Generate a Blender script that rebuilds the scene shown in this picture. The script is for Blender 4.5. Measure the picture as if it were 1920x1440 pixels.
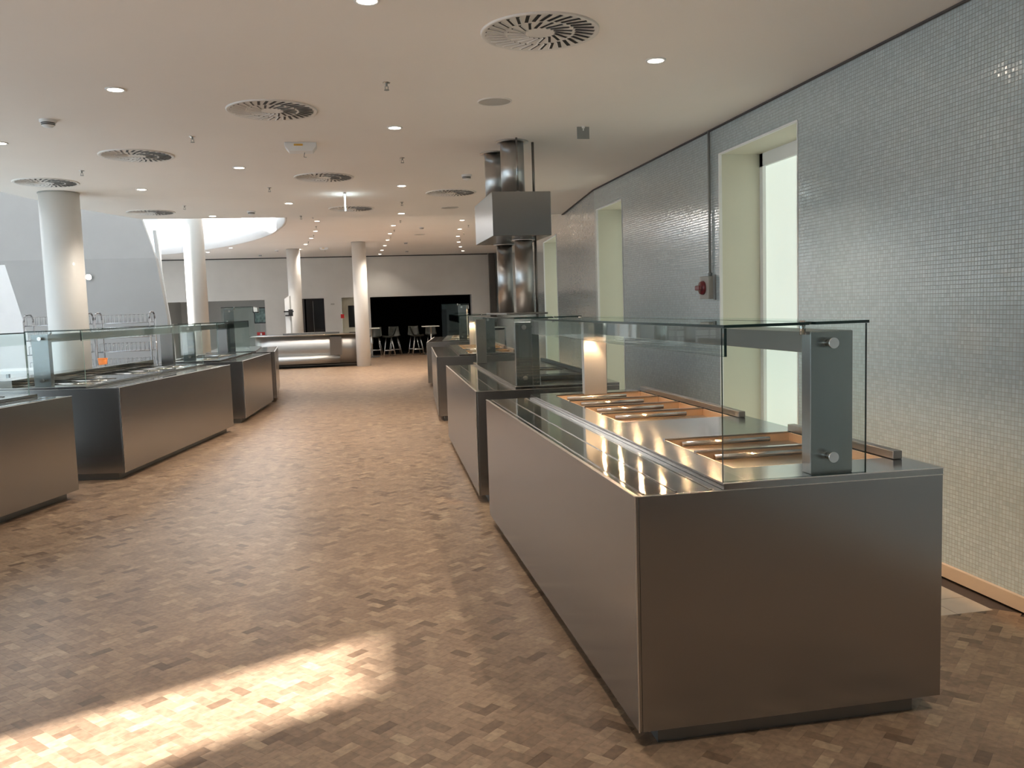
import bpy, math, random
from mathutils import Vector, Matrix
random.seed(7)
C = bpy.context.scene.collection
PI = math.pi
for o in list(bpy.data.objects): bpy.data.objects.remove(o)

# ------------------------------------------------------------------ camera
cam_d = bpy.data.cameras.new('camera'); cam = bpy.data.objects.new('camera', cam_d); C.objects.link(cam)
cam_d.lens = 30.0; cam_d.sensor_width = 36.0; cam_d.clip_start = 0.05; cam_d.clip_end = 300
cam.matrix_world = Matrix((
    (0.98248496, 0.04721152, -0.18026197, 0.0),
    (-0.18366733, 0.08203808, -0.97955912, 0.0),
    (-0.03145813, 0.99551033, 0.08927239, 1.55),
    (0, 0, 0, 1)))
bpy.context.scene.camera = cam
vs = bpy.context.scene.view_settings
vs.view_transform = 'Standard'; vs.look = 'None'; vs.gamma = 1.0; vs.use_curve_mapping = False
vs.exposure = 0.50

# ------------------------------------------------------------------ sky, sun
SKY = 3.6; SUN = 30.0; DL = 100.0
w = bpy.data.worlds.new('sky'); bpy.context.scene.world = w; w.use_nodes = True
nt = w.node_tree; nt.nodes.clear()
out = nt.nodes.new('ShaderNodeOutputWorld'); bg = nt.nodes.new('ShaderNodeBackground')
tc = nt.nodes.new('ShaderNodeTexCoord'); sp = nt.nodes.new('ShaderNodeSeparateXYZ'); rp = nt.nodes.new('ShaderNodeValToRGB')
nt.links.new(tc.outputs['Generated'], sp.inputs[0]); nt.links.new(sp.outputs['Z'], rp.inputs[0])
rp.color_ramp.elements[0].position = 0.0; rp.color_ramp.elements[0].color = (0.93, 0.965, 1.0, 1)
rp.color_ramp.elements[1].position = 1.0; rp.color_ramp.elements[1].color = (0.72, 0.85, 1.0, 1)
nt.links.new(rp.outputs[0], bg.inputs[0]); bg.inputs[1].default_value = SKY
nt.links.new(bg.outputs[0], out.inputs[0])
sd = bpy.data.lights.new('sun', 'SUN'); sd.energy = SUN; sd.angle = 0.014; sd.color = (1.0, 0.975, 0.95)
sun = bpy.data.objects.new('sun', sd); C.objects.link(sun)
EL = math.radians(30.0)
sdir = Vector((0.898*math.cos(EL), 0.44*math.cos(EL), -math.sin(EL)))
sun.rotation_euler = sdir.to_track_quat('-Z', 'Y').to_euler(); sun.location = (-20, -5, 15)
def portal(loc, rot, sx, sy):
    l = bpy.data.lights.new('daylight_portal', 'AREA'); l.shape = 'RECTANGLE'; l.size = sx; l.size_y = sy
    l.cycles.is_portal = True
    o = bpy.data.objects.new('daylight_portal', l); o.location = loc; o.rotation_euler = rot; C.objects.link(o)
portal((-5.7, 23.7, 7.98), (0, 0, 0), 6.6, 12.6)            # roof light over the light well
portal((-9.98, 5.5, 1.9), (0, -PI/2, 0), 3.0, 13.0)         # glazed facade on the left

# ------------------------------------------------------------------ materials
def N(nt, t, **k):
    n = nt.nodes.new(t)
    for a, b in k.items(): setattr(n, a, b)
    return n
def mat(name, col, rough=0.5, metal=0.0, spec=0.5, coat=0.0, emis=None, es=0.0, bump=0.0, bscale=40.0, var=0.0, vscale=3.0):
    m = bpy.data.materials.new(name); m.use_nodes = True; nt = m.node_tree; p = nt.nodes['Principled BSDF']
    p.inputs['Base Color'].default_value = (*col, 1); p.inputs['Roughness'].default_value = rough
    p.inputs['Metallic'].default_value = metal; p.inputs['Specular IOR Level'].default_value = spec
    p.inputs['Coat Weight'].default_value = coat
    if emis: p.inputs['Emission Color'].default_value = (*emis, 1); p.inputs['Emission Strength'].default_value = es
    tcn = N(nt, 'ShaderNodeTexCoord')
    if var or True:
        nz = N(nt, 'ShaderNodeTexNoise'); nz.inputs['Scale'].default_value = vscale; nz.inputs['Detail'].default_value = 4
        nt.links.new(tcn.outputs['Object'], nz.inputs['Vector'])
        mr = N(nt, 'ShaderNodeMapRange'); mr.inputs['From Min'].default_value = 0.3; mr.inputs['From Max'].default_value = 0.7
        mr.inputs['To Min'].default_value = 1-max(var, .02); mr.inputs['To Max'].default_value = 1+max(var, .02)
        mx = N(nt, 'ShaderNodeVectorMath', operation='SCALE'); mx.inputs[0].default_value = col
        nt.links.new(nz.outputs[0], mr.inputs[0]); nt.links.new(mr.outputs[0], mx.inputs['Scale'])
        nt.links.new(mx.outputs[0], p.inputs['Base Color'])
    if bump:
        nb = N(nt, 'ShaderNodeTexNoise'); nb.inputs['Scale'].default_value = bscale
        nt.links.new(tcn.outputs['Object'], nb.inputs['Vector'])
        b = N(nt, 'ShaderNodeBump'); b.inputs['Strength'].default_value = bump; b.inputs['Distance'].default_value = 0.01
        nt.links.new(nb.outputs[0], b.inputs['Height']); nt.links.new(b.outputs[0], p.inputs['Normal'])
    return m

def steel(name, col=(0.365, 0.362, 0.358), rough=0.25, aniso=0.75, bmp=0.06, round_=False):
    m = bpy.data.materials.new(name); m.use_nodes = True; nt = m.node_tree; p = nt.nodes['Principled BSDF']
    L = nt.links.new
    p.inputs['Metallic'].default_value = 1.0; p.inputs['Anisotropic'].default_value = aniso
    ge = N(nt, 'ShaderNodeNewGeometry'); tf = N(nt, 'ShaderNodeVectorTransform', vector_type='NORMAL', convert_from='WORLD', convert_to='OBJECT')
    L(ge.outputs['Normal'], tf.inputs[0]); s = N(nt, 'ShaderNodeSeparateXYZ'); L(tf.outputs[0], s.inputs[0])
    ab = N(nt, 'ShaderNodeMath', operation='ABSOLUTE'); L(s.outputs['Y'], ab.inputs[0])
    gt = N(nt, 'ShaderNodeMath', operation='GREATER_THAN'); gt.inputs[1].default_value = 0.6; L(ab.outputs[0], gt.inputs[0])
    one = N(nt, 'ShaderNodeMath', operation='SUBTRACT'); one.inputs[0].default_value = 1.0; L(gt.outputs[0], one.inputs[1])
    cb = N(nt, 'ShaderNodeCombineXYZ'); L(gt.outputs[0], cb.inputs[0]); L(one.outputs[0], cb.inputs[1])
    t2 = N(nt, 'ShaderNodeVectorTransform', vector_type='VECTOR', convert_from='OBJECT', convert_to='WORLD'); L(cb.outputs[0], t2.inputs[0])
    if round_:
        tg = N(nt, 'ShaderNodeTangent', direction_type='RADIAL', axis='Z'); L(tg.outputs[0], p.inputs['Tangent'])
    else: L(t2.outputs[0], p.inputs['Tangent'])
    # brushed grain: noise stretched along the brushing direction
    tcn = N(nt, 'ShaderNodeTexCoord'); so = N(nt, 'ShaderNodeSeparateXYZ'); L(tcn.outputs['Object'], so.inputs[0])
    def mul(a, k):
        n = N(nt, 'ShaderNodeMath', operation='MULTIPLY'); L(a, n.inputs[0]); n.inputs[1].default_value = k; return n.outputs[0]
    def mixf(f, a, b):
        n = N(nt, 'ShaderNodeMix'); L(f, n.inputs[0]); L(a, n.inputs[2]); L(b, n.inputs[3]); return n.outputs[0]
    vx = mixf(gt.outputs[0], mul(so.outputs['X'], 900), mul(so.outputs['X'], 6))
    vy = mixf(gt.outputs[0], mul(so.outputs['Y'], 6), mul(so.outputs['Y'], 900))
    cv = N(nt, 'ShaderNodeCombineXYZ'); L(vx, cv.inputs[0]); L(vy, cv.inputs[1]); L(mul(so.outputs['Z'], 900), cv.inputs[2])
    nz = N(nt, 'ShaderNodeTexNoise'); nz.inputs['Scale'].default_value = 1.0; nz.inputs['Detail'].default_value = 2; L(cv.outputs[0], nz.inputs['Vector'])
    mr = N(nt, 'ShaderNodeMapRange'); mr.inputs['To Min'].default_value = rough*0.98; mr.inputs['To Max'].default_value = rough*1.02; L(nz.outputs[0], mr.inputs[0])
    L(mr.outputs[0], p.inputs['Roughness'])
    m2 = N(nt, 'ShaderNodeMapRange'); m2.inputs['To Min'].default_value = 0.985; m2.inputs['To Max'].default_value = 1.015; L(nz.outputs[0], m2.inputs[0])
    sc = N(nt, 'ShaderNodeVectorMath', operation='SCALE'); sc.inputs[0].default_value = col; L(m2.outputs[0], sc.inputs['Scale'])
    L(sc.outputs[0], p.inputs['Base Color'])
    big = N(nt, 'ShaderNodeTexNoise'); big.inputs['Scale'].default_value = 2.2; L(tcn.outputs['Object'], big.inputs['Vector'])
    b = N(nt, 'ShaderNodeBump'); b.inputs['Strength'].default_value = bmp; b.inputs['Distance'].default_value = 0.006
    L(big.outputs[0], b.inputs['Height']); L(b.outputs[0], p.inputs['Normal'])
    return m

def glass_mat(name, tint=(0.955, 0.985, 0.978), edge=False):
    m = bpy.data.materials.new(name); m.use_nodes = True; nt = m.node_tree; nt.nodes.clear(); L = nt.links.new
    o = N(nt, 'ShaderNodeOutputMaterial'); tr = N(nt, 'ShaderNodeBsdfTransparent'); tr.inputs[0].default_value = (*tint, 1)
    gl = N(nt, 'ShaderNodeBsdfGlossy'); gl.inputs['Roughness'].default_value = 0.0; gl.inputs[0].default_value = (0.95, 1, 0.98, 1)
    lw = N(nt, 'ShaderNodeLayerWeight'); lw.inputs[0].default_value = 0.5
    pw = N(nt, 'ShaderNodeMath', operation='POWER'); L(lw.outputs['Facing'], pw.inputs[0]); pw.inputs[1].default_value = 5.0
    fr = N(nt, 'ShaderNodeMath', operation='MULTIPLY_ADD'); L(pw.outputs[0], fr.inputs[0]); fr.inputs[1].default_value = 0.96; fr.inputs[2].default_value = 0.035
    mx = N(nt, 'ShaderNodeMixShader'); L(fr.outputs[0], mx.inputs[0]); L(tr.outputs[0], mx.inputs[1]); L(gl.outputs[0], mx.inputs[2]); L(mx.outputs[0], o.inputs[0])
    return m

def tile_mat():
    m = bpy.data.materials.new('glazed_mosaic'); m.use_nodes = True; nt = m.node_tree; p = nt.nodes['Principled BSDF']; L = nt.links.new
    tcn = N(nt, 'ShaderNodeUVMap'); s = N(nt, 'ShaderNodeSeparateXYZ'); L(tcn.outputs[0], s.inputs[0])
    def M(op, a, b=None):
        n = N(nt, 'ShaderNodeMath', operation=op)
        for i, v in enumerate((a, b)):
            if v is None: continue
            if isinstance(v, (int, float)): n.inputs[i].default_value = v
            else: L(v, n.inputs[i])
        return n.outputs[0]
    P = 1/0.0225
    u = M('MULTIPLY', s.outputs[0], P); v = M('MULTIPLY', s.outputs[1], P)
    fu = M('FRACT', u); fv = M('FRACT', v); cu = M('FLOOR', u); cv = M('FLOOR', v)
    cell = N(nt, 'ShaderNodeCombineXYZ'); L(cu, cell.inputs[0]); L(cv, cell.inputs[1])
    wn = N(nt, 'ShaderNodeTexWhiteNoise'); wn.noise_dimensions = '2D'; L(cell.outputs[0], wn.inputs['Vector'])
    sw = N(nt, 'ShaderNodeSeparateColor'); L(wn.outputs['Color'], sw.inputs[0])
    du = M('ABSOLUTE', M('SUBTRACT', fu, 0.5)); dv = M('ABSOLUTE', M('SUBTRACT', fv, 0.5))
    d = M('MAXIMUM', du, dv)
    joint = N(nt, 'ShaderNodeMapRange'); L(d, joint.inputs[0]); joint.inputs['From Min'].default_value = 0.44; joint.inputs['From Max'].default_value = 0.465
    mc = N(nt, 'ShaderNodeMix', data_type='RGBA'); L(joint.outputs[0], mc.inputs[0])
    tone = N(nt, 'ShaderNodeMapRange'); L(sw.outputs[0], tone.inputs[0]); tone.inputs['To Min'].default_value = 0.90; tone.inputs['To Max'].default_value = 1.06
    tcol = N(nt, 'ShaderNodeVectorMath', operation='SCALE'); tcol.inputs[0].default_value = (0.49, 0.585, 0.61); L(tone.outputs[0], tcol.inputs['Scale'])
    L(tcol.outputs[0], mc.inputs[6]); mc.inputs[7].default_value = (0.34, 0.345, 0.32, 1); L(mc.outputs[2], p.inputs['Base Color'])
    # each tile sits a touch tilted, its rim rounded, the joint recessed
    h1 = M('MULTIPLY', M('SUBTRACT', fu, 0.5), M('MULTIPLY', M('SUBTRACT', sw.outputs[1], 0.5), 0.030))
    h2 = M('MULTIPLY', M('SUBTRACT', fv, 0.5), M('MULTIPLY', M('SUBTRACT', sw.outputs[2], 0.5), 0.030))
    rim = M('MULTIPLY', M('POWER', M('MULTIPLY', d, 2.0), 6.0), -0.02)
    hh = M('SUBTRACT', M('ADD', M('ADD', h1, h2), rim), M('MULTIPLY', joint.outputs[0], 0.05))
    b = N(nt, 'ShaderNodeBump'); b.inputs['Strength'].default_value = 1.0; b.inputs['Distance'].default_value = 0.02; L(hh, b.inputs['Height'])
    L(b.outputs[0], p.inputs['Normal'])
    rr = N(nt, 'ShaderNodeMapRange'); L(joint.outputs[0], rr.inputs[0]); rr.inputs['To Min'].default_value = 0.11; rr.inputs['To Max'].default_value = 0.8
    L(rr.outputs[0], p.inputs['Roughness']); p.inputs['Specular IOR Level'].default_value = 0.7; p.inputs['Coat Weight'].default_value = 0.8; p.inputs['Coat Roughness'].default_value = 0.06
    L(b.outputs[0], p.inputs['Coat Normal'])
    return m

def wood_mat():
    m = bpy.data.materials.new('end_grain_oak'); m.use_nodes = True; nt = m.node_tree; p = nt.nodes['Principled BSDF']; L = nt.links.new
    at = N(nt, 'ShaderNodeAttribute'); at.attribute_name = 'tone'
    rp = N(nt, 'ShaderNodeValToRGB'); L(at.outputs['Fac'], rp.inputs[0]); cr = rp.color_ramp
    cr.elements[0].position = 0.0; cr.elements[0].color = (0.103, 0.062, 0.037, 1)
    cr.elements[1].position = 1.0; cr.elements[1].color = (0.292, 0.206, 0.129, 1)
    for ps, c in ((0.2, (0.155, 0.098, 0.060)), (0.5, (0.205, 0.134, 0.084)), (0.8, (0.245, 0.165, 0.103))):
        e = cr.elements.new(ps); e.color = (*c, 1)
    tcn = N(nt, 'ShaderNodeTexCoord'); nz = N(nt, 'ShaderNodeTexNoise'); nz.inputs['Scale'].default_value = 38; nz.inputs['Detail'].default_value = 5
    ge = N(nt, 'ShaderNodeNewGeometry'); L(ge.outputs['Position'], nz.inputs['Vector'])
    n2 = N(nt, 'ShaderNodeTexNoise'); n2.inputs['Scale'].default_value = 0.9; L(ge.outputs['Position'], n2.inputs['Vector'])
    mr = N(nt, 'ShaderNodeMapRange'); L(nz.outputs[0], mr.inputs[0]); mr.inputs['From Min'].default_value = .3; mr.inputs['From Max'].default_value = .7
    mr.inputs['To Min'].default_value = 0.74; mr.inputs['To Max'].default_value = 1.22
    m3 = N(nt, 'ShaderNodeMapRange'); L(n2.outputs[0], m3.inputs[0]); m3.inputs['From Min'].default_value = .3; m3.inputs['From Max'].default_value = .7
    m3.inputs['To Min'].default_value = 0.93; m3.inputs['To Max'].default_value = 1.07
    mu = N(nt, 'ShaderNodeMath', operation='MULTIPLY'); L(mr.outputs[0], mu.inputs[0]); L(m3.outputs[0], mu.inputs[1])
    sc = N(nt, 'ShaderNodeVectorMath', operation='SCALE'); L(rp.outputs[0], sc.inputs[0]); L(mu.outputs[0], sc.inputs['Scale'])
    L(sc.outputs[0], p.inputs['Base Color']); p.inputs['Roughness'].default_value = 0.37; p.inputs['Specular IOR Level'].default_value = 0.42
    b = N(nt, 'ShaderNodeBump'); b.inputs['Strength'].default_value = 0.12; b.inputs['Distance'].default_value = 0.002; L(nz.outputs[0], b.inputs['Height']); L(b.outputs[0], p.inputs['Normal'])
    return m

STEEL = steel('brushed_steel'); POST_LIT = steel('satin_lit_post_steel', (0.52,0.49,0.46), 0.52, 0.85, 0.0); STEEL_W = steel('worktop_steel', (0.42, 0.41, 0.40), 0.14, 0.82, 0.14); STEEL_D = steel('brushed_steel_dark', (0.28, 0.265, 0.25), 0.33, 0.4)
STEEL_T = steel('polished_tray_steel', (0.42, 0.405, 0.38), 0.095, 0.8)
STEEL_P = steel('flue_steel', (0.58, 0.57, 0.56), 0.34, 0.88, 0.0, True)
CHROME = mat('chrome', (0.80, 0.79, 0.77), 0.10, 1.0); RAILC = mat('rail_steel', (0.72, 0.68, 0.63), 0.16, 1.0)
TOE = mat('plinth_steel', (0.20, 0.20, 0.19), 0.4, 0.8); BLACK = mat('black_plastic', (0.012, 0.012, 0.013), 0.5)
EDGE_GLINT = mat('edge_highlight_steel', (0.80, 0.77, 0.74), 0.32, 1.0); TROL = mat('trolley_chrome', (0.42, 0.41, 0.41), 0.2, 1.0); WELL_G = mat('grey_well_steel', (0.36, 0.36, 0.35), 0.42, 1.0); WELL = mat('well_steel_lamp_glow', (0.54, 0.41, 0.30), 0.48, 1.0); BLACKG = mat('black_ceramic_glass', (0.01, 0.01, 0.011), 0.08); VOID = mat('unlit_room', (0.006, 0.006, 0.006), 0.9, spec=0.1)
GLASS = glass_mat('screen_glass'); GEDGE = mat('glass_edge', (0.006, 0.022, 0.020), 0.12, spec=0.6)
GEDGE_L = mat('glass_edge_pale', (0.25, 0.42, 0.40), 0.12, spec=0.6)
PLASTER = mat('white_plaster', (0.90, 0.850, 0.795), 0.85, var=0.015, vscale=0.7); WALLP = mat('grey_limewash', (0.66, 0.645, 0.61), 0.9, var=0.05, vscale=1.2)
WHITE = mat('white_paint', (0.84, 0.84, 0.83), 0.6); COLM = mat('column_paint', (0.80, 0.78, 0.74), 0.5, coat=0.15)
CREAM = mat('cream_reveal', (0.70, 0.69, 0.57), 0.6); VENTW = mat('vent_white', (0.80, 0.77, 0.73), 0.5)
TILE = tile_mat(); WOOD = wood_mat(); SCREED = mat('screed', (0.07, 0.05, 0.04), 0.9)
STONE = mat('pale_stone', (0.50, 0.50, 0.49), 0.45, var=.04); QUARRY = mat('beige_quarry_tile', (0.42, 0.36, 0.29), 0.5, var=.06, vscale=9)
BASEB = mat('pine_baseboard', (0.62, 0.50, 0.38), 0.5, var=.05); RED = mat('red_handle', (0.16, 0.004, 0.012), 0.3, coat=.4)
GREYP = mat('grey_plastic', (0.42, 0.41, 0.38), 0.5); GREYB = mat('grey_plate', (0.26, 0.27, 0.26), 0.5); DARKW = mat('dark_panel', (0.09, 0.08, 0.07), 0.5)
BROWNP = mat('brown_panel', (0.045, 0.038, 0.035), 0.35); ORANGE = mat('orange_plastic', (0.85, 0.25, 0.05), 0.4); BLUEC = mat('blue_grey_cloth', (0.16, 0.20, 0.28), 0.9, bump=.4, bscale=30)
STOOLM = mat('stool_shell', (0.018, 0.022, 0.015), 0.4); TABLEW = mat('table_top', (0.80, 0.78, 0.74), 0.4)
YELLOW = mat('yellow_label', (0.75, 0.45, 0.08), 0.5); REDS = mat('red_sign', (0.55, 0.01, 0.01), 0.5); PIC = mat('picture_print', (0.30, 0.42, 0.40), 0.5, var=.5, vscale=9)
LED = mat('downlight_led', (1, 1, 1), 0.5, emis=(1.0, 0.86, 0.70), es=22); LEDW = mat('heat_lamp', (1, 1, 1), 0.5, emis=(1.0, 0.62, 0.32), es=2600)
SIGNLIT = mat('lit_sign', (1, 1, 1), 0.5, emis=(0.75, 0.95, 1.0), es=3.0)
BLIND = mat('backlit_blind', (0.8, 0.85, 0.8), 0.8, emis=(0.80, 0.90, 0.78), es=0.42)
PALEG = mat('bright_side_window', (.8,.85,.9), 0.6, emis=(0.72, 0.92, 1.0), es=1.1)
DAY_FILL = mat('added_daylight_fill', (.8,.85,.9), 0.6, emis=(0.74, 0.87, 1.0), es=1.3)
GLAZ = glass_mat('window_glass', (0.55, 0.60, 0.63))

# ------------------------------------------------------------------ mesh builder
class MB:
    def __init__(s): s.v = []; s.f = []; s.sm = []; s.mi = []; s.uv = None
    def face(s, idx, sm=False, mi=0): s.f.append(tuple(idx)); s.sm.append(sm); s.mi.append(mi)
    def box(s, x0, x1, y0, y1, z0, z1, mi=0, edge=None):
        b = len(s.v)
        s.v += [(x0,y0,z0),(x1,y0,z0),(x1,y1,z0),(x0,y1,z0),(x0,y0,z1),(x1,y0,z1),(x1,y1,z1),(x0,y1,z1)]
        F = [(0,3,2,1,'z'),(4,5,6,7,'z'),(0,1,5,4,'y'),(2,3,7,6,'y'),(1,2,6,5,'x'),(3,0,4,7,'x')]
        for q in F: s.face([b+i for i in q[:4]], False, mi if edge is None or q[4] == edge else 1)
        return s
    def prism(s, poly, z0, z1, mi=0):
        n = len(poly); b = len(s.v); s.v += [(x, y, z0) for x, y in poly] + [(x, y, z1) for x, y in poly]
        s.face([b+i for i in reversed(range(n))], False, mi); s.face([b+n+i for i in range(n)], False, mi)
        for i in range(n): j = (i+1) % n; s.face((b+i, b+j, b+n+j, b+n+i), False, mi)
        return s
    def slab(s, pts, off, mi=0):     # any planar polygon given thickness along a vector
        n = len(pts); b = len(s.v); o = Vector(off); s.v += [tuple(p) for p in pts] + [tuple(Vector(p)+o) for p in pts]
        s.face([b+i for i in range(n)], False, mi); s.face([b+n+i for i in reversed(range(n))], False, mi)
        for i in range(n): j = (i+1) % n; s.face((b+j, b+i, b+n+i, b+n+j), False, mi)
        return s
    def cyl(s, p0, p1, r, n=16, mi=0, r1=None, caps=True):
        p0 = Vector(p0); p1 = Vector(p1); d = (p1-p0).normalized(); a = d.orthogonal().normalized(); c = d.cross(a); b = len(s.v); r1 = r if r1 is None else r1
        for p, q in ((p0, r), (p1, r1)):
            for i in range(n): t = 2*PI*i/n; s.v.append(tuple(p+a*math.cos(t)*q+c*math.sin(t)*q))
        for i in range(n): j = (i+1) % n; s.face((b+i, b+j, b+n+j, b+n+i), True, mi)
        if caps: s.face([b+i for i in reversed(range(n))], False, mi); s.face([b+n+i for i in range(n)], False, mi)
        return s
    def lathe(s, prof, n=24, c=(0,0,0), mi=0):
        b = len(s.v); m = len(prof)
        for r, z in prof:
            for i in range(n): t = 2*PI*i/n; s.v.append((c[0]+r*math.cos(t), c[1]+r*math.sin(t), c[2]+z))
        for k in range(m-1):
            for i in range(n): j = (i+1) % n; s.face((b+k*n+i, b+k*n+j, b+(k+1)*n+j, b+(k+1)*n+i), True, mi)
        return s
    def tube(s, pts, r, n=8, mi=0):
        for a, b in zip(pts[:-1], pts[1:]): s.cyl(a, b, r, n, mi)
        return s
    def build(s, name, m, parent=None, bevel=0.0):
        me = bpy.data.meshes.new(name); me.from_pydata(s.v, [], s.f)
        for mm in (m if isinstance(m, (list, tuple)) else [m]): me.materials.append(mm)
        me.polygons.foreach_set('use_smooth', s.sm); me.polygons.foreach_set('material_index', s.mi); me.update()
        o = bpy.data.objects.new(name, me); C.objects.link(o)
        if parent is not None: o.parent = parent
        if bevel:
            b = o.modifiers.new('bevel', 'BEVEL'); b.width = bevel; b.segments = 2; b.limit_method = 'ANGLE'
        return o
def thing(name, label, cat, loc=(0,0,0), rz=0.0, group=None):
    o = bpy.data.objects.new(name, None); C.objects.link(o); o.location = loc; o.rotation_euler = (0,0,rz); o.empty_display_size = .1
    o['label'] = label; o['category'] = cat
    if group: o['group'] = group
    return o
def tag(o, label, cat, group=None):
    o['label'] = label; o['category'] = cat
    if group: o['group'] = group
    return o
def struct(o): o['kind'] = 'structure'; return o
def dup(root, loc, rz=None, label=None, group=None):
    r = root.copy(); C.objects.link(r); r.location = loc
    if rz is not None: r.rotation_euler = (0,0,rz)
    if label: r['label'] = label
    if group: r['group'] = group
    def rec(src, dst):
        for ch in list(src.children):
            c = ch.copy(); C.objects.link(c); c.parent = dst; rec(ch, c)
    rec(root, r); return r

# ------------------------------------------------------------------ setting
CZ, UZ, TOP = 3.03, 3.55, 8.0
# floor: dark bed, herringbone end-grain blocks, quarry tiles behind the counters, pale stone in the atrium
fl = struct(MB().box(-10.0, 6.0, -7.0, 31.6, -0.12, -0.012).build('floor', SCREED))
MB().box(-10.0, -4.0, -7.0, 31.6, -0.012, 0.0).build('atrium_paving', STONE, fl)
def wall_x(y): return 3.12 if y < 10.8 else 3.12+(y-10.8)*0.1039
ang = math.radians(45.0-3.0); ca, sa = math.cos(ang), math.sin(ang); W = 0.047; GAP = 0.0003
def in_floor(x, y):
    if not (-4.0 < x < wall_x(y) and -1.0 < y < 31.1): return False
    return not (x > 2.22 and 3.57 < y < 13.5)
NB = {'v': [], 'f': [], 't': []}; FB = {'v': [], 'f': [], 't': []}; parts = []
def block(D, cx, cy, hx, hy, rot, tone, bev, z):
    b = len(D['v']); c, s_ = math.cos(rot), math.sin(rot)
    def P(x, y, zz): return (cx+x*c-y*s_, cy+x*s_+y*c, zz)
    if bev:
        e = 0.0003
        D['v'] += [P(-hx,-hy,-.01),P(hx,-hy,-.01),P(hx,hy,-.01),P(-hx,hy,-.01),P(-hx,-hy,z-e),P(hx,-hy,z-e),P(hx,hy,z-e),P(-hx,hy,z-e),
                   P(-hx+e,-hy+e,z),P(hx-e,-hy+e,z),P(hx-e,hy-e,z),P(-hx+e,hy-e,z)]
        D['f'] += [(b,b+1,b+5,b+4),(b+1,b+2,b+6,b+5),(b+2,b+3,b+7,b+6),(b+3,b,b+4,b+7),(b+4,b+5,b+9,b+8),(b+5,b+6,b+10,b+9),(b+6,b+7,b+11,b+10),(b+7,b+4,b+8,b+11),(b+8,b+9,b+10,b+11)]
        D['t'] += [tone]*9
    else:
        D['v'] += [P(-hx,-hy,z),P(hx,-hy,z),P(hx,hy,z),P(-hx,hy,z)]; D['f'].append((b,b+1,b+2,b+3)); D['t'].append(tone)
R_ = 420
cand = []
for n in range(-210, 740):
    for mk in range(-200, 200):
        for kind in (0, 1):
            if kind == 0: gx, gy, lx, ly = n+4*mk, n, 2, 1
            else: gx, gy, lx, ly = n-1+4*mk, n, 1, 2
            ux, uy = (gx+lx/2)*W, (gy+ly/2)*W
            x = ux*ca-uy*sa; y = ux*sa+uy*ca
            if in_floor(x, y): cand.append((x, y, kind))
near = [c for c in cand if c[1] > 1.7 and c[1] < 9.0]
vis = sorted([c for c in near if c[1] > 2.3 and abs(c[0]-0.184*c[1]+0.0) < 0.62*c[1] and not (c[0] > 1.0 and c[1] > 2.75)], key=lambda c: c[1])[:300]
visset = set(vis)
for c in cand:
    x, y, kind = c; rot = ang+(0 if kind == 0 else 0); hx, hy = ((W, W/2) if kind == 0 else (W/2, W)); hx -= GAP/2; hy -= GAP/2
    t = min(1, max(0, random.gauss(0.52, 0.19))); q = random.random()
    if q < .05: t = random.uniform(0.0, .2)
    elif q < .09: t = random.uniform(.85, 1)
    z = random.uniform(-0.0001, 0.0)
    if c in visset:
        D = {'v': [], 'f': [], 't': []}; block(D, 0, 0, hx, hy, rot, t, True, z); D['loc'] = (x, y, 0); parts.append(D)
    elif 1.7 < y < 9.0: block(NB, x, y, hx, hy, rot, t, True, z)
    else: block(FB, x, y, hx, hy, rot, t, False, z)
def tone_mesh(name, D, parent):
    me = bpy.data.meshes.new(name); me.from_pydata(D['v'], [], D['f']); a = me.attributes.new('tone', 'FLOAT', 'FACE'); a.data.foreach_set('value', D['t'])
    me.materials.append(WOOD); o = bpy.data.objects.new(name, me); C.objects.link(o); o.parent = parent
    if 'loc' in D: o.location = D['loc']
    return o
for D in parts: tone_mesh('floor_block', D, fl)
for k in range(len(NB['v'])): pass
tone_mesh('floor_blocks', NB, fl)['kind'] = 'stuff'; tone_mesh('distant_floor_blocks', FB, fl)['kind'] = 'stuff'
tq = MB().box(-.0985, .0985, -.0985, .0985, -0.01, 0).build('floor_tile', QUARRY, fl); first = True
for i in range(5):
    for j in range(49):
        x, y = 2.32+i*.2, 3.67+j*.2
        if x+.1 > wall_x(y) : continue
        if first: tq.location = (x, y, 0); first = False
        else: o = tq.copy(); C.objects.link(o); o.parent = fl; o.location = (x, y, 0)

# right wall with window niches
def uvwall(pts_quads, name, m, parent=None):
    """quads given as (p0,p1,z0,z1,u0): vertical strips with metric uv"""
    me = bpy.data.meshes.new(name); v = []; f = []; uv = []
    for (p0, p1, z0, z1, u0) in pts_quads:
        L_ = math.dist(p0, p1); b = len(v); v += [(p0[0],p0[1],z0),(p1[0],p1[1],z0),(p1[0],p1[1],z1),(p0[0],p0[1],z1)]; f.append((b,b+1,b+2,b+3))
        uv += [(u0,z0),(u0+L_,z0),(u0+L_,z1),(u0,z1)]
    me.from_pydata(v, [], f); l = me.uv_layers.new(name='UVMap')
    for i, c in enumerate(uv): l.data[i].uv = c
    me.materials.append(m); o = bpy.data.objects.new(name, me); C.objects.link(o)
    if parent is not None: o.parent = parent
    return o
X0 = 3.14; K = Vector((0.1034, 0.9946))
def wp(t):   # point on the wall's plan line; t = y for the straight run
    if t <= 10.8: return (X0, t)
    return (X0+K.x*(t-10.8), 10.8+K.y*(t-10.8))
wins = [(5.655, 6.965, 2.795), (9.65, 10.70, 2.76), (14.52, 16.40, 2.78)]
q = []; t0 = -7.0; H1 = CZ+0.02; ends = []
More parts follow.
